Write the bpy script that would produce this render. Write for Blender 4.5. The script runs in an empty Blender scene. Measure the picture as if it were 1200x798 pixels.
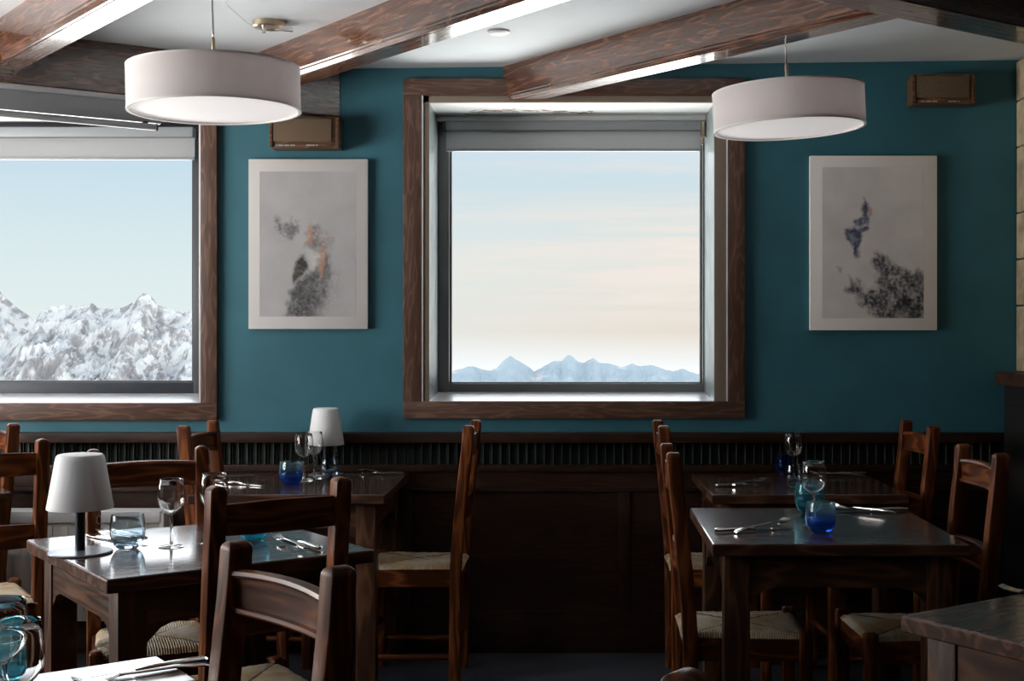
import bpy, bmesh, math, random
from mathutils import Vector, Matrix, noise
random.seed(7)
sc = bpy.context.scene
COL = sc.collection
PI = math.pi

# ------------------------------------------------------------------ camera, world, light, exposure
F_PX, CX, HY, EYE = 1509.0, 661.0, 389.0, 1.313      # focal length, principal point (1200x798 frame), eye height
cam_d = bpy.data.cameras.new('camera'); cam = bpy.data.objects.new('camera', cam_d); COL.objects.link(cam)
cam.location = (0, 0, EYE); cam.rotation_euler = (PI/2, 0, 0)
cam_d.sensor_width = 36; cam_d.lens = F_PX/1200*36
cam_d.shift_x = -(CX-600)/1200; cam_d.shift_y = (HY-399)/1200
cam_d.clip_start = .05; cam_d.clip_end = 90000
sc.camera = cam
sc.view_settings.view_transform = 'Standard'; sc.view_settings.look = 'None'
sc.view_settings.gamma = 1; sc.view_settings.use_curve_mapping = False
sc.view_settings.exposure = 0.0
sc.cycles.use_denoising = True
sc.cycles.caustics_reflective = False; sc.cycles.caustics_refractive = False
sc.cycles.max_bounces = 14; sc.cycles.diffuse_bounces = 5; sc.cycles.glossy_bounces = 6; sc.cycles.transmission_bounces = 12; sc.cycles.transparent_max_bounces = 16

class NT:
    """small helper to wire node trees"""
    def __init__(s, tree): s.t = tree; s.n = tree.nodes; s.l = tree.links
    def add(s, typ, ins=None, **kw):
        n = s.n.new(typ)
        for k, v in kw.items(): setattr(n, k, v)
        for k, v in (ins or {}).items():
            sock = n.inputs[k]
            if isinstance(v, bpy.types.NodeSocket): s.l.new(v, sock)
            else: sock.default_value = v
        return n
    def math(s, op, a, b=None, c=None, clamp=False):
        ins = {0: a}
        if b is not None: ins[1] = b
        if c is not None: ins[2] = c
        n = s.add('ShaderNodeMath', ins, operation=op); n.use_clamp = clamp
        return n.outputs[0]
    def ramp(s, fac, stops, interp='LINEAR'):
        n = s.add('ShaderNodeValToRGB', {0: fac}); r = n.color_ramp; r.interpolation = interp
        stops = sorted(stops, key=lambda q: q[0])
        r.elements[0].position = 0; r.elements[1].position = 1
        while len(r.elements) > 1: r.elements.remove(r.elements[-1])
        r.elements[0].position = stops[0][0]
        for p, c in stops[1:]: r.elements.new(p)
        for e, (p, c) in zip(r.elements, stops): e.color = (*c, 1) if len(c) == 3 else c
        return n.outputs[0]
    def mix(s, fac, a, b, blend='MIX'):
        n = s.add('ShaderNodeMix', data_type='RGBA', blend_type=blend)
        for i, v in ((0, fac), (6, a), (7, b)):
            if isinstance(v, bpy.types.NodeSocket): s.l.new(v, n.inputs[i])
            else: n.inputs[i].default_value = v if i == 0 else (*v, 1)
        return n.outputs[2]

W = bpy.data.worlds.new('sky'); sc.world = W; W.use_nodes = True
w = NT(W.node_tree); w.n.clear()
tc = w.add('ShaderNodeTexCoord').outputs['Generated']
sep = w.add('ShaderNodeSeparateXYZ', {0: tc})
elev = w.add('ShaderNodeMapRange', {0: sep.outputs[2], 1: -.3, 2: .7, 3: 0, 4: 1}).outputs[0]
# positions: z=-.3 ->0, z=0 ->.3, z=.14 ->.44, z=.7 ->1
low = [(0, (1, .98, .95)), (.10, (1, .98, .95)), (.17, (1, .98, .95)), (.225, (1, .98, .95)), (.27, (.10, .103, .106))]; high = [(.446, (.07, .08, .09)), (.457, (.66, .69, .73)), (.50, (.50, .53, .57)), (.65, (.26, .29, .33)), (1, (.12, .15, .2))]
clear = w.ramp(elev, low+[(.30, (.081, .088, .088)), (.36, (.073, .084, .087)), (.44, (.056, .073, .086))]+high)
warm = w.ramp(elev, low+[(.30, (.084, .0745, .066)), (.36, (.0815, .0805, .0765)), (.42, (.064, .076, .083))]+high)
azi = w.add('ShaderNodeMapRange', {0: sep.outputs[0], 1: -.28, 2: .1, 3: 0, 4: 1}).outputs[0]
base = w.mix(azi, clear, warm)
mp = w.add('ShaderNodeMapping', {0: tc, 'Rotation': (0, math.radians(2.5), 0), 'Scale': (3.2, 3.2, 46)}).outputs[0]
nz = w.add('ShaderNodeTexNoise', {'Vector': mp, 'Scale': 1.6, 'Detail': 6, 'Roughness': .58, 'Distortion': .3}).outputs[0]
cl = w.ramp(nz, [(.42, (0, 0, 0)), (.60, (1, 1, 1))])
band = w.ramp(elev, [(.30, (0, 0, 0)), (.325, (1, 1, 1)), (.375, (1, 1, 1)), (.40, (.35, .35, .35)), (.45, (.4, .4, .4)), (.6, (.2, .2, .2))])
cf = w.math('MULTIPLY', cl, w.math('MULTIPLY', band, azi))
skyc = w.mix(cf, base, (.092, .083, .077))
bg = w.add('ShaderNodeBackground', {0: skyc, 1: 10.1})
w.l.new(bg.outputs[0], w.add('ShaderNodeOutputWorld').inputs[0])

def sun(loc_dir, strength, color, angle):
    d = bpy.data.lights.new('sun', 'SUN'); d.energy = strength; d.color = color; d.angle = angle
    o = bpy.data.objects.new('sun', d); COL.objects.link(o)
    o.rotation_euler = Vector(loc_dir).to_track_quat('Z', 'Y').to_euler(); return o
sun((.30, .35, .75), 1.2, (1, .90, .80), .01)
def area(name, loc, direction, sx, sy, power, color):
    d = bpy.data.lights.new(name, 'AREA'); d.shape = 'RECTANGLE'; d.size = sx; d.size_y = sy; d.energy = power; d.color = color
    o = bpy.data.objects.new(name, d); COL.objects.link(o); o.location = loc
    o.rotation_euler = (-Vector(direction)).to_track_quat('Z', 'Y').to_euler(); return o
area('added_left_daylight', (-3.85, 3.4, 1.35), (1, .0, .60), 2.2, 1.1, 105, (1, .93, .86))  # added light standing in for daylight through an unseen left opening

# ------------------------------------------------------------------ materials
def new_mat(name):
    m = bpy.data.materials.new(name); m.use_nodes = True
    t = NT(m.node_tree); t.n.clear()
    out = t.add('ShaderNodeOutputMaterial')
    return m, t, out
def principled(t, out, **ins):
    p = t.add('ShaderNodeBsdfPrincipled', {k: v for k, v in ins.items()})
    t.l.new(p.outputs[0], out.inputs[0]); return p
def coords(t, scale, rnd=True):
    c = t.add('ShaderNodeTexCoord').outputs['Object']
    if rnd:
        r = t.add('ShaderNodeObjectInfo').outputs['Random']
        r2 = t.math('MULTIPLY', r, 37.0)
        c = t.add('ShaderNodeVectorMath', {0: c, 1: t.add('ShaderNodeCombineXYZ', {0: r2, 1: r2, 2: r2}).outputs[0]}, operation='ADD').outputs[0]
    return t.add('ShaderNodeMapping', {0: c, 'Scale': scale}).outputs[0]
def wood(name, axis, dark, mid, light, rough=.35, coat=.4, ring=46, nscale=1.0, bump=.05, spec=.5, coat_rough=.12, light_amt=1.0, coat_ior=1.5, top_only=False):
    m, t, out = new_mat(name)
    s = [7.0*nscale]*3; s['xyz'.index(axis)] = 1.1*nscale
    v = coords(t, tuple(s))
    n1 = t.add('ShaderNodeTexNoise', {'Vector': v, 'Scale': 1.0, 'Detail': 2, 'Roughness': .5}).outputs[0]
    sn = t.math('SINE', t.math('MULTIPLY', n1, float(ring)))
    g = t.math('POWER', t.math('MULTIPLY_ADD', sn, .5, .5), 2.5)
    s2 = [90.0]*3; s2['xyz'.index(axis)] = 4.0
    n2 = t.add('ShaderNodeTexNoise', {'Vector': coords(t, tuple(s2)), 'Scale': 1.0, 'Detail': 3}).outputs[0]
    g2 = t.math('ADD', t.math('MULTIPLY', g, .7*light_amt), t.math('MULTIPLY', n2, .45))
    c = t.ramp(g2, [(.1, dark), (.55, mid), (1.0, light)])
    n3 = t.add('ShaderNodeTexNoise', {'Vector': coords(t, (2.2, 2.2, 2.2)), 'Scale': 1.0, 'Detail': 3}).outputs[0]
    c = t.mix(t.ramp(n3, [(.3, (.5, .5, .5)), (.7, (0, 0, 0))]), c, (.55, .52, .5), 'MULTIPLY')
    rr = t.add('ShaderNodeMapRange', {0: n2, 1: .3, 2: .7, 3: rough*.75, 4: rough*1.25}).outputs[0]
    b = t.add('ShaderNodeBump', {'Height': g2, 'Strength': bump, 'Distance': .004}).outputs[0]
    principled(t, out, **{'Base Color': c, 'Roughness': rr, 'Normal': b, 'Coat Weight': t.math('MULTIPLY', coat, t.math('GREATER_THAN', t.add('ShaderNodeSeparateXYZ', {0: t.add('ShaderNodeNewGeometry').outputs['Normal']}).outputs[2], .7)) if top_only else coat, 'Coat Roughness': coat_rough, 'Coat IOR': coat_ior, 'Specular IOR Level': spec})
    return m
def plain(name, col, rough=.5, metal=0., noise_amt=.0, nscale=20, bump=0., **kw):
    m, t, out = new_mat(name)
    c = (*col, 1)
    ins = {'Base Color': c, 'Roughness': rough, 'Metallic': metal}
    if noise_amt or bump:
        n = t.add('ShaderNodeTexNoise', {'Vector': coords(t, (1, 1, 1)), 'Scale': float(nscale), 'Detail': 5}).outputs[0]
        if noise_amt:
            ins['Base Color'] = t.ramp(n, [(.3, tuple(x*(1-noise_amt) for x in col)), (.7, tuple(min(1, x*(1+noise_amt)) for x in col))])
        if bump: ins['Normal'] = t.add('ShaderNodeBump', {'Height': n, 'Strength': bump, 'Distance': .01}).outputs[0]
    ins.update(kw)
    principled(t, out, **ins); return m
def glass(name, col=(1, 1, 1), rough=0., ior=1.45, grad=None, cloudy=0.):
    m, t, out = new_mat(name)
    c = (*col, 1)
    if grad:
        z = t.add('ShaderNodeSeparateXYZ', {0: t.add('ShaderNodeTexCoord').outputs['Object']}).outputs[2]
        c = t.ramp(t.math('MULTIPLY', z, 11.0), [(0, grad), (.3, grad), (.75, col)])
    g = t.add('ShaderNodeBsdfGlass', {'Color': c, 'Roughness': rough, 'IOR': ior})
    if cloudy:
        tr = t.add('ShaderNodeBsdfTranslucent', {'Color': c})
        g = t.add('ShaderNodeMixShader', {0: cloudy, 1: g.outputs[0], 2: tr.outputs[0]})
    t.l.new(g.outputs[0], out.inputs[0]); return m
def pane_glass(name):
    m, t, out = new_mat(name)
    fr = t.add('ShaderNodeFresnel', {'IOR': 1.06}).outputs[0]
    a = t.add('ShaderNodeBsdfTransparent', {0: (.98, .99, .985, 1)}); b = t.add('ShaderNodeBsdfGlossy', {'Roughness': .02})
    mx = t.add('ShaderNodeMixShader', {0: fr, 1: a.outputs[0], 2: b.outputs[0]})
    t.l.new(mx.outputs[0], out.inputs[0]); return m

CH = ((.055, .014, .004), (.135, .038, .011), (.24, .078, .024))
M = {}
for ax in 'xyz':
    M['chair_'+ax] = wood('chair_wood_'+ax, ax, *CH, rough=.40, coat=.04, nscale=1.6, spec=.16)
    M['table_'+ax] = wood('table_wood_'+ax, ax, (.030, .011, .004), (.065, .026, .011), (.12, .050, .022), rough=.45, coat=.08, nscale=1.3, coat_rough=.2, spec=.3)
M['tabletop'] = wood('tabletop_varnish', 'x', (.034, .014, .008), (.075, .032, .018), (.125, .056, .032), rough=.42, coat=1.0, nscale=1.5, coat_rough=.14, bump=.015, spec=.25, coat_ior=1.6, top_only=True)
M['beam'] = wood('beam_wood', 'x', (.075, .028, .014), (.12, .045, .021), (.26, .11, .055), rough=.26, coat=1.0, ring=50, nscale=2.2, light_amt=.85, coat_rough=.08, bump=.03, coat_ior=1.8)
for ax in 'xz':
    M['trim_'+ax] = wood('window_trim_wood_'+ax, ax, (.070, .034, .022), (.115, .058, .038), (.22, .12, .078), rough=.45, coat=.2, ring=46, nscale=2.8, light_amt=.75, bump=.08)
    M['wains_'+ax] = wood('wainscot_wood_'+ax, ax, (.022, .009, .005), (.040, .016, .008), (.065, .028, .014), rough=.5, coat=.12, nscale=2.0, light_amt=.6, spec=.3)
M['speaker'] = wood('speaker_case_wood', 'x', (.06, .028, .012), (.12, .055, .022), (.2, .1, .045), rough=.4, coat=.3, nscale=3)
M['grille_cloth'] = plain('speaker_cloth', (.13, .09, .055), .9, noise_amt=.3, nscale=300)
M['teal'] = plain('teal_paint', (.025, .128, .168), .62, noise_amt=.10, nscale=5, bump=.12)
M['dark_wall'] = plain('dark_panelling', (.025, .015, .010), .6, noise_amt=.3, nscale=8)
M['ceiling'] = plain('ceiling_plaster', (.70, .75, .79), .8, noise_amt=.05, nscale=3.5, bump=.25)
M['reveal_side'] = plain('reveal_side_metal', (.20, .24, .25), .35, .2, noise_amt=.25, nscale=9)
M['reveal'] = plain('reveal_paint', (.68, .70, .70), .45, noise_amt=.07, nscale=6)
M['slat'] = plain('vent_slat', (.06, .068, .056), .5)
M['vent_back'] = plain('vent_backing', (.012, .028, .028), .7)
M['stain'] = plain('rust_stain', (.30, .20, .12), .8, noise_amt=.5, nscale=60)
M['floor'] = plain('floor_carpet', (.030, .034, .048), .85, noise_amt=.4, nscale=120, bump=.2)
M['stone'] = plain('pillar_stone', (.46, .37, .24), .8, noise_amt=.3, nscale=14, bump=.5)
M['frame_grey'] = plain('window_frame_metal', (.17, .18, .18), .4, .3, noise_amt=.12, nscale=9)
M['frame_dark'] = plain('dark_window_frame', (.035, .04, .05), .4, .3)
M['dark_seal'] = plain('window_seal', (.03, .032, .036), .5)
M['brown_metal'] = plain('brown_profile', (.20, .16, .125), .45)
M['sill'] = plain('sill_metal', (.74, .77, .80), .3, .2, noise_amt=.1, nscale=9)
def cloth(name, col, trans):
    m, t, out = new_mat(name)
    n = t.add('ShaderNodeTexNoise', {'Vector': coords(t, (1, 1, 1)), 'Scale': 300.0, 'Detail': 2}).outputs[0]
    c = t.ramp(n, [(.3, tuple(x*.96 for x in col)), (.7, col)])
    a = t.add('ShaderNodeBsdfDiffuse', {'Color': c}); b_ = t.add('ShaderNodeBsdfTranslucent', {'Color': c})
    mx = t.add('ShaderNodeMixShader', {0: trans, 1: a.outputs[0], 2: b_.outputs[0]})
    t.l.new(mx.outputs[0], out.inputs[0]); return m
M['blind'] = cloth('blind_fabric', (.44, .45, .46), .30)
M['shade'] = cloth('lampshade_fabric', (.70, .68, .68), .35)
M['blind_box'] = plain('blind_cassette', (.27, .29, .31), .5, .2)
M['steel'] = plain('polished_steel', (.78, .77, .75), .16, 1.0)
M['screen_grey'] = plain('roller_screen_grey', (.42, .44, .46), .4, .2)
M['brass'] = plain('pale_brass', (.62, .52, .38), .3, 1.0)

M['diffuser'] = plain('lamp_diffuser', (.93, .92, .93), .6, **{'Emission Color': (1, .93, .93, 1), 'Emission Strength': .30})
M['shade_rim'] = plain('lampshade_rim', (.74, .73, .72), .6)
M['white_plastic'] = plain('white_plastic', (.75, .75, .75), .5)
M['cream_metal'] = plain('radiator_enamel', (.72, .68, .62), .4)
M['lamp_shade_t'] = plain('table_lamp_shade', (.80, .81, .83), .6)
M['lamp_metal'] = plain('table_lamp_metal', (.035, .045, .06), .35, .6)
M['lamp_base'] = plain('table_lamp_base', (.24, .27, .30), .3, .5)
M['glass'] = glass('clear_glass')
M['blue_glass'] = glass('blue_glass', (.82, .97, 1.), grad=(.34, .58, 1.), cloudy=.14)
M['turq_glass'] = glass('turquoise_glass', (.62, .94, .99), grad=(.42, .88, .98), cloudy=.12)
M['smoke_glass'] = glass('smoky_blue_glass', (.88, .92, .94), grad=(.80, .86, .90))
M['navy_glass'] = glass('navy_glass', (.35, .50, .80), cloudy=.15)
M['pane'] = pane_glass('window_pane')
M['dark'] = plain('dark_stain', (.008, .006, .005), .6)
M['cabinet'] = plain('cabinet_black', (.012, .009, .008), .5)
M['mark'] = plain('speaker_marks', (.35, .33, .30), .5)
M['screw'] = plain('wall_hook', (.8, .75, .7), .4)

# woven rush for the seats: strands run across each rail, four triangles meeting on the diagonals
m, t, out = new_mat('woven_rush')
o = t.add('ShaderNodeTexCoord').outputs['Object']; sp = t.add('ShaderNodeSeparateXYZ', {0: o})
dx = t.math('DIVIDE', sp.outputs[0], .175); dy = t.math('DIVIDE', t.math('SUBTRACT', sp.outputs[1], .205), .19)
ax_, ay_ = t.math('ABSOLUTE', dx), t.math('ABSOLUTE', dy)
side = t.math('GREATER_THAN', ax_, ay_)
strand = t.math('ADD', t.math('MULTIPLY', side, sp.outputs[1]), t.math('MULTIPLY', t.math('SUBTRACT', 1.0, side), sp.outputs[0]))
nn = t.add('ShaderNodeTexNoise', {'Vector': o, 'Scale': 45.0, 'Detail': 3}).outputs[0]
wv = t.math('SINE', t.math('ADD', t.math('MULTIPLY', strand, 900.0), t.math('MULTIPLY', nn, 5.0)))
wv = t.math('MULTIPLY_ADD', wv, .5, .5)
seam = t.math('LESS_THAN', t.math('ABSOLUTE', t.math('SUBTRACT', ax_, ay_)), .03)
col = t.ramp(t.math('ADD', t.math('MULTIPLY', wv, .6), t.math('MULTIPLY', nn, .4)), [(.15, (.14, .08, .03)), (.55, (.55, .38, .18)), (.9, (.82, .64, .38))])
big = t.add('ShaderNodeTexNoise', {'Vector': o, 'Scale': 9.0, 'Detail': 2}).outputs[0]
col = t.mix(t.ramp(big, [(.4, (0, 0, 0)), (.65, (1, 1, 1))]), col, t.mix(.55, col, (.72, .70, .64)))
col = t.mix(seam, col, (.05, .03, .015))
bmp = t.add('ShaderNodeBump', {'Height': wv, 'Strength': .5, 'Distance': .004}).outputs[0]
principled(t, out, **{'Base Color': col, 'Roughness': .55, 'Normal': bmp}); M['rush'] = m

def attr_mat(name, rough=.5):
    m, t, out = new_mat(name)
    c = t.add('ShaderNodeVertexColor', layer_name='Col').outputs[0]
    principled(t, out, **{'Base Color': c, 'Roughness': rough}); return m
M['print'] = attr_mat('printed_photograph', .55)

# ------------------------------------------------------------------ mesh helpers
def finish(bm, ang=.55):
    bmesh.ops.recalc_face_normals(bm, faces=bm.faces)
    for f in bm.faces: f.smooth = True
    for e in bm.edges:
        if len(e.link_faces) == 2:
            try: e.smooth = e.calc_face_angle() < ang
            except Exception: e.smooth = False
        else: e.smooth = False
def obj(name, bm, mat, parent=None, ang=.55, keep=False):
    if not keep: finish(bm, ang)
    me = bpy.data.meshes.new(name); bm.to_mesh(me); bm.free()
    me.materials.append(mat)
    o = bpy.data.objects.new(name, me); COL.objects.link(o)
    if parent is not None: o.parent = parent
    return o
def tag(o, label=None, cat=None, group=None, kind=None):
    if label: o['label'] = label
    if cat: o['category'] = cat
    if group: o['group'] = group
    if kind: o['kind'] = kind
    return o
def root(name, label=None, cat=None, loc=(0, 0, 0), rz=0., group=None, kind=None):
    o = bpy.data.objects.new(name, None); COL.objects.link(o); o.empty_display_size = .05
    o.location = loc; o.rotation_euler = (0, 0, rz)
    return tag(o, label, cat, group, kind)
def dup(r, loc, rz, label, group=None):
    c = r.copy(); COL.objects.link(c); c.location = loc; c.rotation_euler = (0, 0, rz); c['label'] = label
    if group: c['group'] = group
    for ch in list(r.children):
        k = ch.copy(); COL.objects.link(k); k.parent = c
        for g in list(ch.children):
            d = g.copy(); COL.objects.link(d); d.parent = k
    return c
def box(bm, x0, x1, y0, y1, z0, z1, bev=0., seg=2, mat=None):
    vs = [bm.verts.new((x, y, z)) for x in (x0, x1) for y in (y0, y1) for z in (z0, z1)]
    idx = [(0, 1, 3, 2), (4, 6, 7, 5), (0, 4, 5, 1), (2, 3, 7, 6), (0, 2, 6, 4), (1, 5, 7, 3)]
    fs = [bm.faces.new([vs[i] for i in q]) for q in idx]
    if bev:
        es = list({e for f in fs for e in f.edges})
        r = bmesh.ops.bevel(bm, geom=es, offset=bev, segments=seg, profile=.6, affect='EDGES')
    return fs
def loft(bm, rings, caps=True, closed=True):
    R = [[bm.verts.new(p) for p in r] for r in rings]
    for a, b in zip(R, R[1:]):
        n = len(a)
        for i in range(n if closed else n-1):
            j = (i+1) % n
            bm.faces.new((a[i], a[j], b[j], b[i]))
    if caps and closed: bm.faces.new(R[0]); bm.faces.new(R[-1])
    return R
def lathe(bm, prof, seg=32, cx=0, cy=0):
    """prof: list of (r, z); r==0 ends are collapsed"""
    rings = []
    for r, z in prof:
        if r < 1e-6: rings.append([bm.verts.new((cx, cy, z))])
        else: rings.append([bm.verts.new((cx+r*math.cos(2*PI*i/seg), cy+r*math.sin(2*PI*i/seg), z)) for i in range(seg)])
    for a, b in zip(rings, rings[1:]):
        for i in range(seg):
            j = (i+1) % seg
            if len(a) == 1 and len(b) == 1: break
            if len(a) == 1: bm.faces.new((a[0], b[i], b[j]))
            elif len(b) == 1: bm.faces.new((a[i], a[j], b[0]))
            else: bm.faces.new((a[i], a[j], b[j], b[i]))
def tube(bm, pts, r, seg=8):
    pts = [Vector(p) for p in pts]; rings = []
    for i, p in enumerate(pts):
        d = (pts[min(i+1, len(pts)-1)] - pts[max(i-1, 0)]).normalized()
        u = d.cross(Vector((0, 0, 1)));  u = u if u.length > .01 else d.cross(Vector((1, 0, 0)))
        u.normalize(); v = d.cross(u)
        rad = r[i] if isinstance(r, (list, tuple)) else r
        rings.append([p+(u*math.cos(2*PI*k/seg)+v*math.sin(2*PI*k/seg))*rad for k in range(seg)])
    loft(bm, rings)
def rrect(w, d, c, n=3):
    """rounded rectangle outline in xy, half sizes w, d, corner radius c"""
    pts = []
    for sx, sy, a0 in ((1, 1, 0), (-1, 1, PI/2), (-1, -1, PI), (1, -1, 1.5*PI)):
        for k in range(n+1):
            a = a0 + k*PI/2/n
            pts.append((sx*(w-c)+c*math.cos(a), sy*(d-c)+c*math.sin(a)))
    return pts
def post(bm, path, w, d, c, dome=0.):
    """upright of rounded rectangular section; path: list of (x, y, z)"""
    rings = []
    sec = rrect(w, d, c)
    for (x, y, z) in path: rings.append([(x+px, y+py, z) for px, py in sec])
    if dome:
        x, y, z = path[-1]
        for k in (1, 2, 3, 4):
            a = k*PI/2/4.6; s = math.cos(a)
            rings.append([(x+px*s, y+py*(.55+.45*s), z+dome*math.sin(a)) for px, py in sec])
    loft(bm, rings)
NB = bmesh.new

# ------------------------------------------------------------------ the room
YW = 5.30                                    # room face of the window wall
def zc(X): return 2.405 + .0132*(X+.21)
XL, XR, YB = -3.6, 2.5, -2.5
b = NB(); box(b, XL-.3, XR+.3, YB-.3, YW+.45, -.12, 0)
tag(obj('floor', b, M['floor']), kind='structure', label='dark blue-grey carpet floor')
b = NB()
vs = [b.verts.new((x, y, zc(x)+dz)) for dz in (0, .15) for x, y in ((XL-.3, YB-.3), (XR+.3, YB-.3), (XR+.3, YW+.45), (XL-.3, YW+.45))]
for q in ((0, 1, 2, 3), (7, 6, 5, 4), (0, 4, 5, 1), (1, 5, 6, 2), (2, 6, 7, 3), (3, 7, 4, 0)): b.faces.new([vs[i] for i in q])
tag(obj('ceiling', b, M['ceiling']), kind='structure', label='pale plaster ceiling between the beams')

def holed_wall(name, mat, x0, x1, z0, z1, holes, fn, label):
    """wall with rectangular holes; fn maps (u, depth 0..1, z) to a point"""
    us = sorted({x0, x1} | {h[0] for h in holes} | {h[1] for h in holes})
    zs = sorted({z0, z1} | {h[2] for h in holes} | {h[3] for h in holes})
    b = NB()
    inside = lambda u, z: any(h[0] < u < h[1] and h[2] < z < h[3] for h in holes)
    for u0, u1 in zip(us, us[1:]):
        for a, c in zip(zs, zs[1:]):
            if inside((u0+u1)/2, (a+c)/2): continue
            q = [(u0, a), (u1, a), (u1, c), (u0, c)]
            for d in (0, 1): b.faces.new([b.verts.new(fn(u, d, z)) for u, z in q])
    segs = []
    for h in holes: segs += [((h[0], h[2]), (h[1], h[2])), ((h[1], h[2]), (h[1], h[3])), ((h[1], h[3]), (h[0], h[3])), ((h[0], h[3]), (h[0], h[2]))]
    for p, q in segs: b.faces.new([b.verts.new(fn(*a)) for a in ((p[0], 0, p[1]), (q[0], 0, q[1]), (q[0], 1, q[1]), (p[0], 1, p[1]))])
    bmesh.ops.remove_doubles(b, verts=b.verts, dist=1e-5)
    return tag(obj(name, b, mat), kind='structure', label=label)
CW = (-.5585, .6217, 1.0285, 2.260)          # centre window opening
LW = (-3.40, -1.493, 1.022, 2.260)           # left window opening
YG = 5.70                                    # plane of the window frames
holed_wall('wall_front', M['teal'], XL-.3, XR+.3, 0, 2.50, [CW, LW], lambda u, d, z: (u, YW+d*.42, z), 'teal painted wall with two windows')
holed_wall('wall_left', M['dark_wall'], YB-.3, YW, 0, 2.50, [(2.2, 4.6, .9, 2.1)], lambda u, d, z: (XL-d*.2, u, z), 'dark wood-clad wall on the left side')  # unseen opening added to let the left area light in
holed_wall('wall_back', M['dark_wall'], XL, XR, 0, 2.50, [], lambda u, d, z: (u, YB-d*.2, z), 'wall behind the camera')
b = NB(); box(b, XR, XR+.2, YB, YW, 0, 2.5)
tag(obj('wall_right', b, M['dark_wall']), kind='structure', label='dark wood-clad wall on the right side')
# added eave-shaped slab, out of view, keeps direct sun out of the room
b = NB(); box(b, XL-1, XR+1, YW+.45, YW+2.2, 2.62, 2.76); box(b, XL-1, XR+1, YW+2.16, YW+2.24, 2.5, 2.8)
tag(obj('added_sun_shield', b, M['beam']), kind='structure', label='added unseen slab outside that blocks the sun')

def window(n, op, frame_in, bottom_frame, outer, lab):
    """op: opening, frame_in: (x0, x1) inner edges of metal frame, outer: casing outer (x0, x1, z0, z1)"""
    x0, x1, z0, z1 = op
    r = root('window_%d' % n, lab, None, ((x0+x1)/2, YG, z0), 0, kind='structure')
    ox, oz = r.location.x, r.location.z
    def P(bm, name, mat):
        bmesh.ops.translate(bm, verts=bm.verts, vec=(-ox, -YG, -oz)); return obj(name, bm, mat, r)
    # painted reveal lining, 6 mm boards
    b = NB(); e = .006
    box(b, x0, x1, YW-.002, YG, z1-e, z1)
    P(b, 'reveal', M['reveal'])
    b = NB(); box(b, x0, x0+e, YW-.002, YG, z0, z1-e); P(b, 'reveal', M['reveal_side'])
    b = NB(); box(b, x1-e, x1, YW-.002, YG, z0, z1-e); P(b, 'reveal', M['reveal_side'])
    b = NB(); loft(b, [[(xx, YW-.02, z0-.02), (xx, YG, z0-.02), (xx, YG, z0+.024), (xx, YW-.018, z0+.002)] for xx in (x0, x1)]); P(b, 'sill', M['sill'])
    b = NB(); box(b, x0+e, x1-e, YG-.10, YG-.07, z1-.030, z1-.006, .002); P(b, 'head_rail', M['reveal'])
    # metal frame
    fx0, fx1 = frame_in; fz0 = bottom_frame
    b = NB()
    box(b, x0+e, fx0, YG-.05, YG+.02, z0+.004, z1-e, .004); box(b, fx1, x1-e, YG-.05, YG+.02, z0+.004, z1-e, .004)
    box(b, fx0, fx1, YG-.05, YG+.02, z0+.004, fz0, .004); box(b, fx0, fx1, YG-.05, YG+.02, z1-.10, z1-e, .004)
    P(b, 'frame', M['frame_grey'] if n == 2 else M['frame_dark'])
    b = NB(); g = .010
    box(b, fx0, fx0+g, YG-.03, YG, fz0, z1-.1); box(b, fx1-g, fx1, YG-.03, YG, fz0, z1-.1); box(b, fx0+g, fx1-g, YG-.03, YG, fz0, fz0+g*.6)
    P(b, 'seal', M['dark_seal'] if n == 1 else M['frame_grey'])
    b = NB(); box(b, fx0+.002, fx1-.002, YG-.012, YG-.006, fz0+.002, z1-.1); P(b, 'pane', M['pane'])
    # casing boards on the wall and the inner lip
    X0, X1, Z0, Z1, w0, w1, wz0, wz1 = outer      # w*: inner edge of the wood
    yf = YW-.028
    b = NB(); box(b, X0, X1, yf, YW, wz1, Z1, .003); P(b, 'top_casing', M['trim_x'])
    b = NB(); box(b, X0, X1, yf, YW, Z0, wz0, .003); P(b, 'bottom_casing', M['trim_x'])
    b = NB(); box(b, X0, w0, yf+.001, YW, wz0, wz1, .003); P(b, 'side_casing', M['trim_z'])
    b = NB(); box(b, w1, X1, yf+.001, YW, wz0, wz1, .003); P(b, 'side_casing', M['trim_z'])
    b = NB()
    if w0 < x0: box(b, w0, x0+e, yf+.008, YW, wz0, wz1, .002)
    if w1 > x1: box(b, x1-e, w1, yf+.008, YW, wz0, wz1, .002)
    if wz1 > z1: box(b, w0, w1, yf+.008, YW, z1-e, wz1, .002)
    P(b, 'inner_lip', M['brown_metal'])
    b = NB()
    if w0 < x0: box(b, w0, w0+.006, yf+.002, YW, wz0, wz1, .001)
    if w1 > x1: box(b, w1-.006, w1, yf+.002, YW, wz0, wz1, .001)
    P(b, 'edge_bead', M['sill'])
    return r
window(1, LW, (-3.30, -1.628), 1.093, (-3.5, -1.422, .951, 2.352, -3.41, -1.489, 1.022, 2.27), 'left window looking onto the snowy mountain')
window(2, CW, (-.504, .608), 1.087, (-.660, .741, .958, 2.352, -.583, .671, 1.0285, 2.282), 'square window in the middle of the teal wall')
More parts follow.
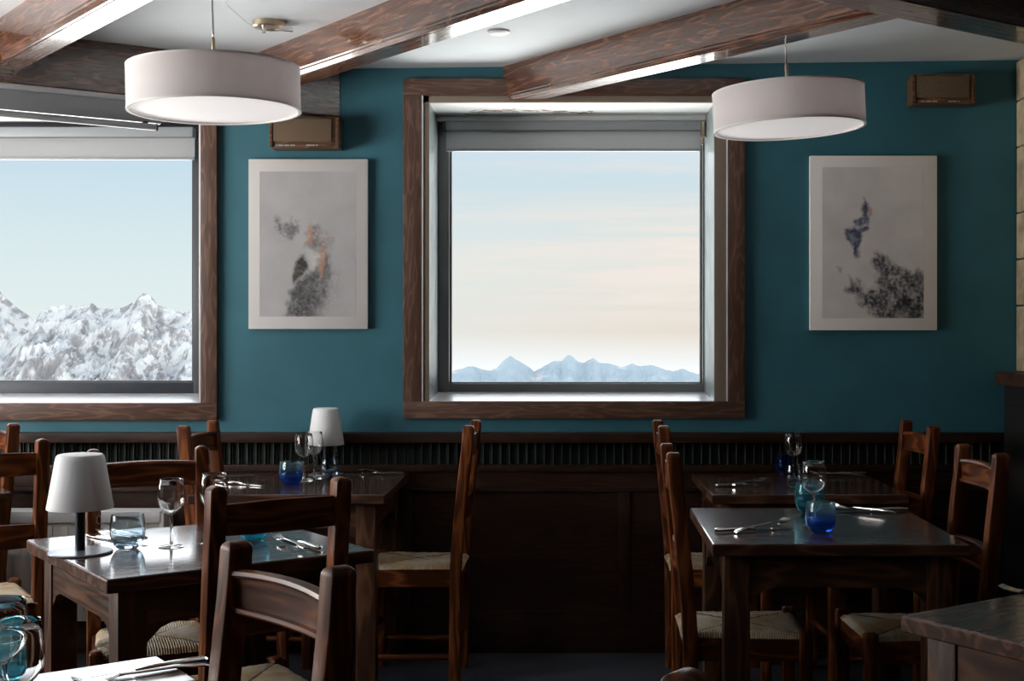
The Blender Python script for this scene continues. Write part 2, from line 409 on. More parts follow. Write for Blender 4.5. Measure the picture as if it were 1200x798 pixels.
# rust marks on the head of the middle window
b = NB()
rr = random.Random(3)
for i in range(70):
    x = -.42 + rr.random()**1.2*.55; y = 5.50+rr.gauss(0, .018)+ .03*math.sin(x*9)
    s = rr.uniform(.004, .013)
    ring = [b.verts.new((x+s*1.9*rr.uniform(.6, 1)*math.cos(a), y+s*rr.uniform(.5, 1)*math.sin(a), 2.2535)) for a in [k*2*PI/8 for k in range(8)]]
    r2 = [b.verts.new((v.co.x, v.co.y, 2.2542)) for v in ring]
    b.faces.new(ring); b.faces.new(r2[::-1])
    for k in range(8): b.faces.new((ring[k], ring[(k+1) % 8], r2[(k+1) % 8], r2[k]))
tag(obj('trim_3', b, M['stain']), kind='structure', label='rust marks under the window head')

# roller blinds in the window heads
def blind(x0, x1, ztop, zmid, zbot, label):
    r = root('roller_blind', label, 'blind', ((x0+x1)/2, YG-.09, zbot))
    hw = (x1-x0)/2; T = ztop-zbot
    b = NB(); box(b, -hw, hw, -.035, .03, zmid-zbot, T, .006); obj('cassette', b, M['blind_box'], r)
    b = NB(); box(b, -hw, hw, -.004, 0, .008, zmid-zbot); obj('fabric', b, M['blind'], r)
    b = NB(); box(b, -hw, hw, -.009, .005, 0, .012, .003); obj('bottom_bar', b, M['blind_box'], r)
    if x0 > -1:
        b = NB(); box(b, hw+.002, hw+.016, -.03, .02, T-.07, T, .004); box(b, hw+.001, hw+.012, -.012, .0, T-.10, T-.07, .003); obj('bracket', b, M['brass'], r)
        b = NB(); box(b, -hw-.014, -hw-.002, -.03, .02, T-.05, T, .004); obj('bracket', b, M['dark_seal'], r)
    return r
k56 = 5.61/1509
zb = lambda y: EYE+(HY-y)*k56
blind((523-661)*k56, (821-661)*k56, zb(143), zb(154), zb(177.5), 'grey roller blind rolled up at the top of the middle window')
blind(-3.28, (228.5-661)*k56, zb(150), zb(162), zb(187.5), 'grey roller blind at the top of the left window')

# wainscot
def zw(y, Y): return EYE+(HY-y)*Y/1509
r = root('trim_1', 'dark wooden wainscot with slatted vent band below the windows', None, (0, 5.27, 0), 0, kind='structure')
def WP(name, mat, *boxes, bev=.003):
    b = NB()
    for q in boxes: box(b, q[0], q[1], q[2]-5.27, q[3]-5.27, q[4], q[5], bev)
    return obj(name, b, mat, r)
xa, xb = XL, 1.785
WP('cap_rail', M['wains_x'], (xa, xb, 5.235, YW, .862, .902))
WP('lower_rail', M['wains_x'], (xa, xb, 5.258, YW, .742, .770))
WP('ledge', M['wains_x'], (xa, xb, 5.262, YW, .66, .676), bev=.002)
WP('back_panel', M['wains_x'], (xa, xb, 5.275, YW, .676, .742), bev=0)
WP('vent_backing', M['vent_back'], (xa, xb, 5.292, YW, .770, .862), bev=0)
b = NB(); x = xa+.01
while x < xb-.01:
    box(b, x, x+.0028, .004, .022, .770, .862); box(b, x+.011, x+.0125, .012, .022, .770, .862); x += .0358
obj('vent_slats', b, M['slat'], r)
WP('lower_panel', M['wains_x'], (xa, xb, 5.278, YW, 0, .66), bev=0)
st = []
for x in (-3.2, -2.4, -1.55, -.625, .27, 1.17): st.append((x-.05, x+.0, 5.268, YW, .17, .66))
WP('stiles', M['wains_z'], *st, bev=.002)
WP('base_board', M['wains_x'], (xa, xb, 5.262, YW, 0, .17))

# ceiling beams, set on a grid turned 39 degrees to the wall
BD = Vector((-.809, 1, 0)).normalized()      # beams run this way, towards the wall
ED = Vector((1.236, 1, 0)).normalized()      # and this is square to them
def beam(name, label, p, d, width, zbot, side, planes, detail=True, grp=None):
    """p: point on visible lower edge; width extends to 'side' (unit vector); planes: two (point, normal) cut planes"""
    p = Vector((p[0], p[1], 0)); d = d.normalized(); s = Vector(side).normalized()
    ang = math.atan2(d.y, d.x); top = zc(p.x)+.05
    if detail:   # profile (offset along side, z): stepped bead along the lower edge and a groove under it
        pr = [(0, top), (0, zbot+.022), (.004, zbot+.018), (.004, zbot+.012), (.012, zbot+.003), (.015, zbot), (.024, zbot), (.025, zbot+.006), (.029, zbot+.006), (.030, zbot), (width-.006, zbot), (width, zbot+.006), (width, top)]
    else: pr = [(0, top), (0, zbot+.004), (.004, zbot), (width-.004, zbot), (width, zbot+.004), (width, top)]
    org = Vector((p.x, p.y, zbot)); R = Matrix.Rotation(-ang, 3, 'Z')
    rings = []
    for pp, pn in planes:
        pp, pn = Vector((pp[0], pp[1], 0)), Vector((pn[0], pn[1], 0))
        ring = []
        for o_, z in pr:
            q = p + s*o_; tt = (pp-q).dot(pn)/d.dot(pn); q = q+d*tt
            ring.append(R @ (Vector((q.x, q.y, z))-org))
        rings.append(ring)
    # subdivide lengthwise for cleaner shading
    b = NB(); loft(b, rings)
    o = obj(name, b, M['beam'], ang=.3); o.location = org; o.rotation_euler = (0, 0, ang)
    return tag(o, label, 'ceiling beam', grp)
wallpl = ((0, YW-.003), (0, 1))
Dp = Vector((.931, 3.629)); Ddir = Vector((1.447, 1)).normalized()
nD = Vector((-Ddir.y, Ddir.x))               # points away from the camera
Dfar = (Dp, nD)
Ep = Vector((-.948, 5.28)); Edir = Vector((1.447, 1)).normalized(); nE = Vector((-Edir.y, Edir.x))
Efront = (Ep, nE)
sB = (BD.y, -BD.x, 0)                        # to the right of the beam
beam('ceiling_beam', 'varnished ceiling beam ending above the middle window', (-.238, 5.28), BD, .116, 2.265, sB, (wallpl, Dfar), grp=None)
beam('ceiling_beam', 'varnished ceiling beam running behind the left drum lamp, beside the ceiling rose', (-.967, 4.708), BD, .116, 2.258, sB, (Efront, Dfar))
beam('ceiling_beam', 'varnished ceiling beam at the top left corner', (-1.578, 3.962), BD, .116, 2.244, sB, (Efront, Dfar))
beam('ceiling_beam', 'wide ceiling girder crossing the top right corner', Dp+Vector((nD.x, nD.y))*0, Vector((Ddir.x, Ddir.y, 0)), .14, 2.198, (-nD.x, -nD.y, 0),
     (((XL+.003, 0), (1, 0)), ((XR-.003, 0), (1, 0))), detail=False)
beam('ceiling_beam', 'dark cross beam above the left window, meeting the teal wall', Ep, Vector((Edir.x, Edir.y, 0)), .05, 2.198, (nE.x, nE.y, 0),
     (((XL+.003, 0), (1, 0)), wallpl), detail=False)

# awning-like roller screen fixed under the cross beam
ea = math.atan2(Edir.y, Edir.x)
P0 = Ep + Vector((nE.x, nE.y))*.004
# end point seen at pixel x=184
s_ = 0
for i in range(4000):
    q = P0-Edir*(i*.001)
    if q.x/q.y*1509+661 < 184: s_ = i*.001; break
q = P0-Edir*s_
r = root('roller_screen', 'grey roller screen with a slim tube hanging under the cross beam at top left', 'roller screen', (q.x, q.y, 2.198), ea)
L = -1.9
b = NB(); box(b, L, .12, 0, .045, -.020, 0, .003); obj('track', b, M['sill'], r)
b = NB(); box(b, L, .02, .006, .04, -.095, -.020, .003); obj('housing', b, M['screen_grey'], r)
b = NB()
for rr_, x0_, x1_ in ((.0125, L, -.004),):
    tube(b, [(x0_, -.006, -.112), (x1_, -.006, -.112)], rr_, 14)
obj('tube', b, M['screen_grey'], r)
b = NB(); tube(b, [(-.006, -.006, -.112), (.0, -.006, -.112)], .014, 14); obj('end_cap', b, M['dark_seal'], r)
for xx in (-.05, L+.05):
    b = NB(); box(b, xx, xx+.02, .004, .02, -.115, -.09, .002); obj('bracket', b, M['dark_seal'], r)

# stone pillar, ledge and cabinet at the right
XP = 1.858
b = NB()
z = 1.151; k = 0
while z < 2.42:
    h = min(.19 if k % 3 else .27, 2.425-z)
    ys = [4.62, 4.9, 5.297] if k % 2 else [4.62, 5.02, 5.297]
    for y0, y1 in zip(ys, ys[1:]): box(b, XP+random.uniform(0, .004), XR-.003, y0+.002, y1-.002, z+.002, z+h-.003, .006)
    z += h; k += 1
tag(obj('stone_pillar', b, M['stone']), 'beige stone pillar at the right edge, standing on the wooden ledge', None, kind='structure')
b = NB(); box(b, 1.752, XR-.003, 4.55, 5.234, 1.10, 1.151, .006)
tag(obj('wooden_ledge', b, M['table_x']), 'thick brown wooden ledge at the right edge under the stone pillar', 'ledge')
r = root('cabinet', 'dark wooden cabinet beneath the ledge at the right edge', 'cabinet', (1.79, 4.6, 0))
b = NB(); box(b, 0, XR-.003-1.79, 0, .634, 0, 1.099, .004); obj('carcass', b, M['cabinet'], r)
b = NB(); box(b, -.012, 0, .05, .60, .12, 1.02, .003); obj('door', b, M['cabinet'], r)
b = NB(); tube(b, [(-.02, .08, .84), (-.036, .08, .84), (-.036, .08, .96), (-.02, .08, .96)], .005); d_ = obj('handle', b, M['lamp_metal'], r)

# radiator under the left window
r = root('radiator', 'cream panel radiator low on the wall under the left window', 'radiator', (-1.61, 5.19, 0))
b = NB(); box(b, -1.7, 0, -.045, .05, .155, .575, .01)
obj('panel', b, M['cream_metal'], r)
b = NB(); box(b, -1.7, 0, -.055, .055, .55, .597, .006); obj('top_cover', b, M['white_plastic'], r)
b = NB(); box(b, -.006, .012, -.05, .05, .16, .59, .004); obj('side_cover', b, M['white_plastic'], r)
b = NB()
for i in range(26): box(b, -1.66+i*.063, -1.63+i*.063, -.050, -.044, .2, .54, .004)
obj('ribs', b, M['cream_metal'], r)
for x in (-1.5, -.15):
    b = NB(); box(b, x-.02, x+.02, -.02, .04, 0, .156, .003); obj('foot', b, M['cream_metal'], r)

# ------------------------------------------------------------------ tables
TA, TB, TH = .695, .717, .740
def arch_apron(b, x0, x1, y0, y1, along, z0=.615, z1=.706):
    """apron board with small curved brackets at its ends"""
    n = 14; rings = []
    lo = x0 if along == 'x' else y0; hi = x1 if along == 'x' else y1
    for i in range(n+1):
        u = i/n; p = lo+(hi-lo)*u; e = min(u, 1-u)*(hi-lo)
        z = z0 - (.045*(1-e/.07)**2 if e < .07 else 0)
        if along == 'x': rings.append([(p, y0, z), (p, y1, z), (p, y1, z1), (p, y0, z1)])
        else: rings.append([(x0, p, z), (x1, p, z), (x1, p, z1), (x0, p, z1)])
    loft(b, rings)
def make_table(label, loc, rz, corner=.004):
    r = root('dining_table', label, 'table', loc, rz, None)
    b = NB(); w_, d_ = TA/2, TB/2
    rings = []
    for z, ins in ((.706, .003), (.709, 0), (.735, 0), (.739, .002), (.740, .005)):
        rings.append([(x, y, z) for x, y in rrect(w_-ins, d_-ins, max(corner-ins*.5, .002), 5 if corner > .02 else 2)])
    loft(b, rings); obj('tabletop', b, M['tabletop'], r, ang=.15)
    lw = .035
    cx_, cy_ = w_-.072, d_-.072
    for sx in (-1, 1):
        for sy in (-1, 1):
            b = NB(); box(b, sx*cx_-lw, sx*cx_+lw, sy*cy_-lw, sy*cy_+lw, 0, .706, .003); obj('leg', b, M['table_z'], r)
    for s in (-1, 1):
        b = NB(); y = s*(cy_+lw-.016); arch_apron(b, -cx_+lw, cx_-lw, y-.011, y+.011, 'x'); obj('apron', b, M['table_x'], r)
        b = NB(); x = s*(cx_+lw-.016); arch_apron(b, x-.011, x+.011, -cy_+lw, cy_-lw, 'y'); obj('apron', b, M['table_y'], r)
    return r
A36 = math.radians(36.5)
T_left = make_table('square dark wooden table with the table lamp and wine glass, turned diagonally at left', (-.991, 3.471, 0), A36)
TABLE = {'left': T_left}
def table(key, label, x, y, rz): TABLE[key] = dup(T_left, (x, y, 0), rz, label); return TABLE[key]
table('fr', 'square dark wooden table at right carrying the two bright blue tumblers', .753, 3.833, math.radians(-.8))
table('wl', 'dark wooden table against the wainscot at left, with the small lamp and two wine glasses', -.98, 4.893, 0)
table('wr', 'dark wooden table against the wainscot at right, behind the table with blue tumblers', .868, 4.893, 0)
def corner_place(px, py, rz, cx_, cy_):
    """table centre from one visible corner"""
    Y = (EYE-TH)*1509/(py-HY); X = (px-CX)*Y/1509
    c = Vector((cx_*TA/2, cy_*TB/2)); c.rotate(Matrix.Rotation(rz, 2))
    return X-c.x, Y-c.y
x, y = corner_place(185, 768, A36, 1, 1); T3 = (x, y); table('near', 'table corner at the bottom left edge with big clear glasses', x, y, A36)
rz4 = math.radians(34); x, y = corner_place(1055, 720.6, rz4, -1, 1); T4 = (x, y); table('nr', 'empty dark table corner at the bottom right', x, y, rz4)
x, y = corner_place(17, 577, A36, 1, -1)
T5 = make_table('table with rounded corner at the far left edge, mostly out of frame', (x, y, 0), A36, corner=.05)

# ------------------------------------------------------------------ ladder-back chairs with rush seats
def make_chair(label, loc, rz):
    r = root('dining_chair', label, 'chair', loc, rz)
    hw = .154
    for s in (-1, 1):
        b = NB()
        path = [(s*hw, .052, 0), (s*hw, .050, .2), (s*hw, .048, .42), (s*hw, .044, .50), (s*hw, .034, .62), (s*hw, .020, .76), (s*hw, .006, .88), (s*hw, 0, .955)]
        post(b, path, .0195, .0210, .0045, dome=.014); obj('back_post', b, M['chair_z'], r)
        b = NB(); post(b, [(s*.160, .375, 0), (s*.160, .375, .452)], .018, .019, .005, dome=.012); obj('front_leg', b, M['chair_z'], r)
    def slat(name, zc_, h, ylean, bead=True):
        b = NB(); n = 16; rings = []
        for i in range(n+1):
            x = -hw+.006+(2*hw-.012)*i/n; u = x/hw
            bow = -.016*(1-u*u)
            y0 = ylean+bow; t = .008; k = h/2
            up = .006*(1-u*u)
            if bead:
                pr = [(y0-t, -k), (y0-t, k+up), (y0-t*.3, k+.002+up), (y0+t+.004, k+up), (y0+t+.006, k-.006+up), (y0+t+.003, k-.011+up), (y0+t-.001, k-.013+up), (y0+t-.001, k-.015+up),
                      (y0+t-.002, k-.016+up), (y0+t-.002, -k+.013), (y0+t+.004, -k+.010), (y0+t+.005, -k+.004), (y0+t+.002, -k)]
            else: pr = [(y0-t, -k), (y0-t, k), (y0+t, k), (y0+t, -k)]
            rings.append([(x, a, zc_+c) for a, c in pr])
        loft(b, rings); return obj(name, b, M['chair_x'], r, ang=.45)
    slat('top_slat', .888, .068, .010)
    slat('middle_slat', .655, .072, .032)
    # seat rails
    b = NB(); box(b, -.142, .142, .363, .385, .375, .438, .004); obj('seat_rail', b, M['chair_x'], r)
    b = NB(); box(b, -.136, .136, .038, .056, .375, .438, .004); obj('seat_rail', b, M['chair_x'], r)
    for s in (-1, 1):
        b = NB(); x0, x1 = s*.150-.010, s*.150+.010
        vsx = [(x0, .068), (x1, .068), (x1+s*.006, .357), (x0+s*.006, .357)]
        lo = [b.verts.new((x, y, .375)) for x, y in vsx]; hi = [b.verts.new((x, y, .438)) for x, y in vsx]
        b.faces.new(lo); b.faces.new(hi)
        for i in range(4): b.faces.new((lo[i], lo[(i+1) % 4], hi[(i+1) % 4], hi[i]))
        obj('seat_rail', b, M['chair_y'], r)
        b = NB(); tube(b, [(s*.154, .07, .115), (s*.160, .36, .115)], .0105, 10); obj('stretcher', b, M['chair_y'], r)
    b = NB(); tube(b, [(-.145, .375, .19), (.145, .375, .19)], .0105, 10); obj('stretcher', b, M['chair_x'], r)
    b = NB(); tube(b, [(-.14, .05, .16), (.14, .05, .16)], .0105, 10); obj('stretcher', b, M['chair_x'], r)
    # rush seat: pillow dipping along the diagonals
    b = NB(); n = 28
    top, bot = [], []
    for i in range(n+1):
        row, rowb = [], []
        for j in range(n+1):
            u, v = 2*i/n-1, 2*j/n-1
            hwid = .146+.020*(v+1)/2
            yy = .205+v*.182
            # notch the corners for the posts
            edge = max(abs(u), abs(v)); dd = abs(abs(u)-abs(v))
            z = .449+.007*(1-edge**4) - .0055*math.exp(-(dd/.07)**2)*(edge**.5) + .0012*random.uniform(-1, 1)
            if edge > .93: z -= .010*((edge-.93)/.07)**2
            row.append(b.verts.new((u*hwid, yy, z))); rowb.append(b.verts.new((u*hwid*.99, .205+v*.180, .4385)))
        top.append(row); bot.append(rowb)
    for i in range(n):
        for j in range(n):
            b.faces.new((top[i][j], top[i+1][j], top[i+1][j+1], top[i][j+1]))
            b.faces.new((bot[i][j], bot[i][j+1], bot[i+1][j+1], bot[i+1][j]))
    for i in range(n):
        for A, B_ in (((i, 0), (i+1, 0)), ((i, n), (i+1, n)), ((0, i), (0, i+1)), ((n, i), (n, i+1))):
            b.faces.new((top[A[0]][A[1]], top[B_[0]][B_[1]], bot[B_[0]][B_[1]], bot[A[0]][A[1]]))
    obj('rush_seat', b, M['rush'], r, ang=.9)
    return r
# rotation: chair looks along local +Y; angle a is the direction of the back line from left post to right post
def ang_of(dirx, diry): return math.atan2(diry, dirx)-PI/2
C0 = make_chair('rush-seated chair seen side on, in front of the wainscot below the middle window', (-.348, 4.893, 0), ang_of(-1, .02))
def chair(label, x, y, face): return dup(C0, (x, y, 0), ang_of(*face), label)
chair('chair tucked in at the left end of the wall table with the small lamp', -1.388, 4.893, (1, -.08))
chair('chair at the left end of the table with the blue tumblers', .316, 3.834, (1, -.02))
chair('chair at the left end of the right-hand wall table, mostly hidden behind another chair', .367, 4.893, (1, 0))
chair('chair at the right end of the table with the blue tumblers', 1.235, 3.811, (-1, -.035))
chair('chair at the right end of the right-hand wall table, below the right picture', 1.35, 4.893, (-1, -.06))
chair('chair seen from behind in front of the diagonal left table', -.655, 2.974, (-math.sin(A36), math.cos(A36)))
chair('nearest chair, its top slat turned to the viewer, beside the bottom left table', -.436, 2.009, (-math.sin(math.radians(47.5)), -math.cos(math.radians(47.5))))
chair('chair across the diagonal left table, behind the lamp and the wine glass', -1.240, 3.840, (math.sin(math.radians(22)), -math.cos(math.radians(22))))
chair('chair with high back at the left edge, left of the table lamp', -1.806, 4.06, (-math.sin(A36), math.cos(A36)))
chair('farthest chair at the left edge, its post in front of the left window trim', -2.17, 4.98, (-.80, -.60))
chair('chair at the bottom edge of which only a rounded post top shows', .246, 1.218, (-.60, -.80))

# ------------------------------------------------------------------ glasses, lamps and cutlery
def at(px, py, z=TH):
    Y = (EYE-z)*1509/(py-HY); return ((px-CX)*Y/1509, Y, z+.0008)
def make_wine(label, loc, s=1.0):
    r = root('wine_glass', label, 'wine glass', loc)
    b = NB()
    outp = [(0, .086), (.006, .0865), (.016, .092), (.026, .102), (.0335, .114), (.0365, .128), (.0360, .145), (.0338, .165), (.0312, .180)]
    inn = [(r_-.0013 if r_ > .004 else 0, z_+(.0022 if r_ < .02 else .0006)) for r_, z_ in outp]
    prof = outp+[(.0306, .1810)]+[(max(a, 0), min(c, .1802)) for a, c in inn[::-1]]
    lathe(b, prof, 40); obj('bowl', b, M['glass'], r, ang=1.2)
    b = NB(); lathe(b, [(0, .0045), (.0060, .0065), (.0045, .015), (.0040, .04), (.0042, .07), (.0055, .082), (.0055, .0858), (0, .0860)], 20); obj('stem', b, M['glass'], r, ang=1.2)
    b = NB(); lathe(b, [(0, 0), (.033, 0), (.0335, .0008), (.030, .0020), (.015, .0035), (.006, .0045), (0, .0045)], 40); obj('foot', b, M['glass'], r, ang=1.2)
    r.scale = (s, s, s); return r
WG = make_wine('wine glass on the diagonal left table, beside the smoky blue tumbler', at(200.7, 641))
def wine(label, loc, s=1.0, grp=None):
    o = dup(WG, loc, 0, label, grp); o.scale = (s, s, s); return o
wine('wine glass half hidden behind a chair post on the diagonal left table', at(251, 637), 1.05)
wine('left one of two wine glasses in front of the small lamp', at(356, 563.5), 1.0)
wine('right one of two wine glasses in front of the small lamp', at(368, 560.5), 1.0)
wine('wine glass on the right-hand wall table', at(929.5, 563), 1.0)
wine('wine glass standing between the two bright blue tumblers', at(953.5, 615), 1.04)
x0, y0 = -.744, 1.75
wine('big clear wine glass at the bottom left corner, nearest the viewer', (x0, y0, TH+.0008))
wine('wine glass at the bottom left edge, behind the nearest one', (-.822, 1.885, TH+.0008))
def tumbler(label, loc, mat, r0=.0445, h=.088, cat='tumbler'):
    b = NB(); k = r0/.0445
    outp = [(0, 0), (.020, 0), (.026, .002), (.034, .010), (.041, .024), (.0445, .042), (.0440, .060), (.0415, .078), (.0398, .088)]
    outp = [(a*k, c*h/.088) for a, c in outp]
    inn = [(.0382*k, h), (.0398*k, h*.88), (.0421*k, h*.68), (.0424*k, h*.48), (.039*k, h*.31), (.030*k, h*.20), (.015*k, h*.155), (0, h*.15)]
    lathe(b, outp+inn, 40)
    o = obj('tumbler', b, mat, ang=1.2); o.location = loc
    return tag(o, label, cat)
tumbler('smoky grey-blue tumbler beside the table lamp', at(149.5, 643), M['smoke_glass'], .0455, .090)
tumbler('turquoise tumbler seen under the top slat of a chair on the left table', at(297, 632), M['turq_glass'], .043, .07)
tumbler('blue tumbler with dark blue base on the left wall table', at(341, 568.5), M['blue_glass'])
tumbler('clear tumbler standing below the shade of the small lamp', at(386, 559.5), M['smoke_glass'], .037, .078)
tumbler('front blue tumbler on the right table, nearest the viewer', at(962, 624.5), M['blue_glass'])
tumbler('turquoise tumbler behind the wine glass on the right table', at(948.5, 600.5), M['turq_glass'], .047, .090)
tumbler('clear tumbler in front of the wine glass on the right-hand wall table', at(931, 571), M['smoke_glass'], .036, .082)
tumbler('dark navy tumbler on the right-hand wall table beside the wine glass', at(920, 557.5), M['navy_glass'], .040, .084)
tumbler('turquoise tumbler at the bottom left edge seen through the big wine glass', (-.885, 2.03, TH+.0008), M['turq_glass'], .040, .085)

def make_lamp(label, loc, k, shade_m, tilt):
    r = root('table_lamp', label, 'table lamp', loc, tilt)
    b = NB(); lathe(b, [(0, 0), (.080, 0), (.081, .002), (.079, .005), (.012, .007), (0, .007)], 48); obj('base', b, M['lamp_base'], r)
    b = NB(); lathe(b, [(0, .006), (.0125, .006), (.0125, .215), (0, .215)], 24); obj('pole', b, M['lamp_metal'], r)
    b = NB()
    lathe(b, [(0, .256), (.050, .256), (.056, .2545), (.0592, .250), (.0618, .240), (.083, .118), (.0825, .115), (.0810, .118), (.0600, .238), (.054, .250), (0, .252)], 48)
    sh = obj('lamp_shade', b, shade_m, r, ang=.7)
    b = NB(); tube(b, [(.045, .01, .215), (.045, .01, .095)], .0011, 6); tube(b, [(.045, .01, .096), (.040, .01, .09), (.040, .01, .076), (.045, .01, .072), (.050, .01, .076), (.050, .01, .09), (.045, .01, .096)], .0012, 6)
    obj('pull_cord', b, M['white_plastic'], r)
    b = NB(); lathe(b, [(0, .200), (.016, .200), (.016, .252), (0, .252)], 16); obj('bulb_holder', b, M['white_plastic'], r)
    r.scale = (k, k, k); return r
make_lamp('white table lamp with dark pole on the diagonal left table', at(94, 648), 1.0, M['lamp_shade_t'], 0)
sm = make_lamp('small white table lamp on the left wall table, behind the wine glasses', (-.955, 5.165, TH+.0008), .90, M['lamp_shade_t'], 0)
sm.scale = (.87, .87, 1.045)

def cutlery_part(b, path, ws, ts):
    """flat strip following path (x, z) along x with half widths ws and half thicknesses ts"""
    rings = []
    for (x, z), w_, t_ in zip(path, ws, ts):
        rings.append([(x, -w_, z-t_*.4), (x, -w_*.5, z-t_), (x, w_*.5, z-t_), (x, w_, z-t_*.4), (x, w_, z+t_*.4), (x, w_*.5, z+t_), (x, -w_*.5, z+t_), (x, -w_, z+t_*.4)])
    loft(b, rings)
def make_fork(label, loc, rz):
    r = root('fork', label, 'fork', loc, rz)
    b = NB(); cutlery_part(b, [(-.10, .0022), (-.09, .0045), (-.05, .007), (0, .006), (.03, .0065)], [.005, .0085, .006, .0032, .003], [.0015, .002, .002, .0016, .0015]); obj('handle', b, M['steel'], r)
    b = NB(); cutlery_part(b, [(.028, .0065), (.038, .004), (.050, .0025)], [.003, .0095, .0115], [.0013, .0011, .001])
    for k in (-1.5, -.5, .5, 1.5):
        y = k*.0062; rings = []
        for x, z, w_ in ((.048, .0025, .0021), (.065, .0025, .0018), (.080, .005, .0015), (.092, .0085, .0007)):
            rings.append([(x, y-w_, z-.0009), (x, y+w_, z-.0009), (x, y+w_, z+.0009), (x, y-w_, z+.0009)])
        loft(b, rings)
    obj('tines', b, M['steel'], r); return r
def make_knife(label, loc, rz):
    r = root('knife', label, 'knife', loc, rz)
    b = NB(); cutlery_part(b, [(-.11, .004), (-.105, .005), (-.06, .0055), (-.015, .005), (0, .004)], [.004, .0085, .0078, .006, .005], [.003, .004, .004, .0035, .0025]); obj('handle', b, M['steel'], r)
    b = NB(); cutlery_part(b, [(-.002, .0035), (.02, .003), (.06, .002), (.09, .002), (.105, .002)], [.005, .009, .010, .008, .002], [.0012, .0011, .0008, .0007, .0005]); obj('blade', b, M['steel'], r)
    return r
FK = make_fork('fork lying on the right table, at its left end', (0, 0, 0), 0); KN = make_knife('knife lying on the right table, at its left end', (0, 0, 0), 0)
for q_ in (FK, KN): q_.scale = (1.15, 1.25, 1.3)
def lay(proto, first, label, p, q, length, lift=0):
    """lay cutlery from pixel p (handle) towards pixel q on a table top"""
    a, c = Vector(at(*p)), Vector(at(*q)); mid = (a+c)/2; d = c-a
    loc = (mid.x, mid.y, TH+.0012+lift); rz = math.atan2(d.y, d.x)
    if first: proto.location = loc; proto.rotation_euler = (0, 0, rz); return proto
    return dup(proto, loc, rz, label)
lay(KN, True, None, (845, 624), (924, 620), 0)
o = lay(FK, True, None, (856, 627), (930, 616), 0); o.rotation_euler = (0, -.05, o.rotation_euler.z); o.location.z += .008
for kn, fk, lk, lf in (
    (((1056, 599), (985, 601)), ((1050, 605), (975, 597)), 'knife lying at the right end of the right table', 'fork lying at the right end of the right table'),
    (((842, 571), (905, 568)), ((850, 573), (906, 563)), 'knife lying on the right-hand wall table, left of the glasses', 'fork lying on the right-hand wall table, left of the glasses'),
    (((1010, 556), (950, 557)), ((1008, 560), (948, 557.5)), 'knife lying on the right-hand wall table, right of the glasses', 'fork lying on the right-hand wall table, right of the glasses'),
    (((465, 556), (408, 556)), ((464, 560), (403, 550)), 'knife lying at the right end of the left wall table', 'fork lying at the right end of the left wall table'),
    (((262, 567), (308, 570)), ((262, 563), (312, 561)), 'knife lying at the left end of the left wall table', 'fork lying at the left end of the left wall table'),
    (((377, 646), (326, 630)), ((366, 650), (314, 630)), 'knife lying behind the fork on the diagonal left table, right of the turquoise tumbler', 'fork with tines towards the turquoise tumbler on the diagonal left table'),
    (((150, 637), (108, 629)), ((162, 634), (122, 627.5)), 'knife lying beside the table lamp on the diagonal left table', 'fork lying beside the table lamp, behind the smoky tumbler'),
    (((193, 785), (120, 797)), ((200, 793), (128, 803)), 'knife lying on the table at the bottom left edge', 'fork lying on the table at the bottom left edge'),
):
    lay(KN, False, lk, *kn, 0); o = lay(FK, False, lf, *fk, 0); o.location.z += .006
lay(FK, False, 'fork at the right edge of the bottom right table', (1260, 704), (1196, 695), 0)

# ------------------------------------------------------------------ pendant lamps and ceiling fittings
def make_pendant(label, loc, tilt, R=.25, H=.128):
    X, Y, Z = loc
    r = root('pendant_lamp', label, 'pendant lamp', (X, Y, Z))
    r.rotation_euler = (0, tilt, 0)
    b = NB()
    lathe(b, [(R, 0), (R, H), (R-.004, H), (R-.004, .002)], 96)
    rg = [v for v in b.verts]; lathe(b, [(R-.004, .002), (R, 0)], 96)
    bmesh.ops.remove_doubles(b, verts=b.verts, dist=1e-5); obj('drum_shade', b, M['shade'], r)
    b = NB(); lathe(b, [(R+.001, -.001), (R+.001, .004), (R-.006, .004), (R-.008, -.001), (R+.001, -.001)], 96)
    bmesh.ops.remove_doubles(b, verts=b.verts, dist=1e-5); obj('bottom_rim', b, M['shade_rim'], r)
    b = NB(); lathe(b, [(R+.0008, H+.001), (R+.0008, H-.004), (R-.005, H-.004), (R-.005, H+.001), (R+.0008, H+.001)], 96)
    bmesh.ops.remove_doubles(b, verts=b.verts, dist=1e-5); obj('top_rim', b, M['shade_rim'], r)
    b = NB(); lathe(b, [(0, .006), (R-.007, .006), (R-.007, .010), (0, .010)], 96); obj('diffuser', b, M['diffuser'], r)
    b = NB(); lathe(b, [(0, H-.004), (R-.006, H-.004), (R-.006, H-.001), (0, H-.001)], 96); obj('top_cover', b, M['shade'], r)
    b = NB(); lathe(b, [(0, H-.02), (.006, H-.02), (.006, H+.085), (.004, H+.092), (0, H+.092)], 14); obj('stem_tube', b, M['brass'], r)
    b = NB(); zt = zc(X)-Z
    b2 = math.sin(tilt)
    lathe(b, [(0, H+.085), (.0028, H+.085), (.0028, zt-.02), (0, zt-.02)], 10)
    bmesh.ops.transform(b, matrix=Matrix.Identity(4), verts=b.verts); obj('suspension_rod', b, M['steel'], r)
    ld = bpy.data.lights.new('bulb', 'POINT'); ld.energy = 1.6; ld.color = (1, .92, .88); ld.shadow_soft_size = .04
    lo = bpy.data.objects.new('bulb', ld); COL.objects.link(lo); lo.parent = r; lo.location = (0, 0, .065)
    b = NB(); lathe(b, [(0, zt-.03), (.03, zt-.028), (.045, zt-.012), (.046, zt-.003), (0, zt-.003)], 24); obj('ceiling_cup', b, M['white_plastic'], r)
    return r
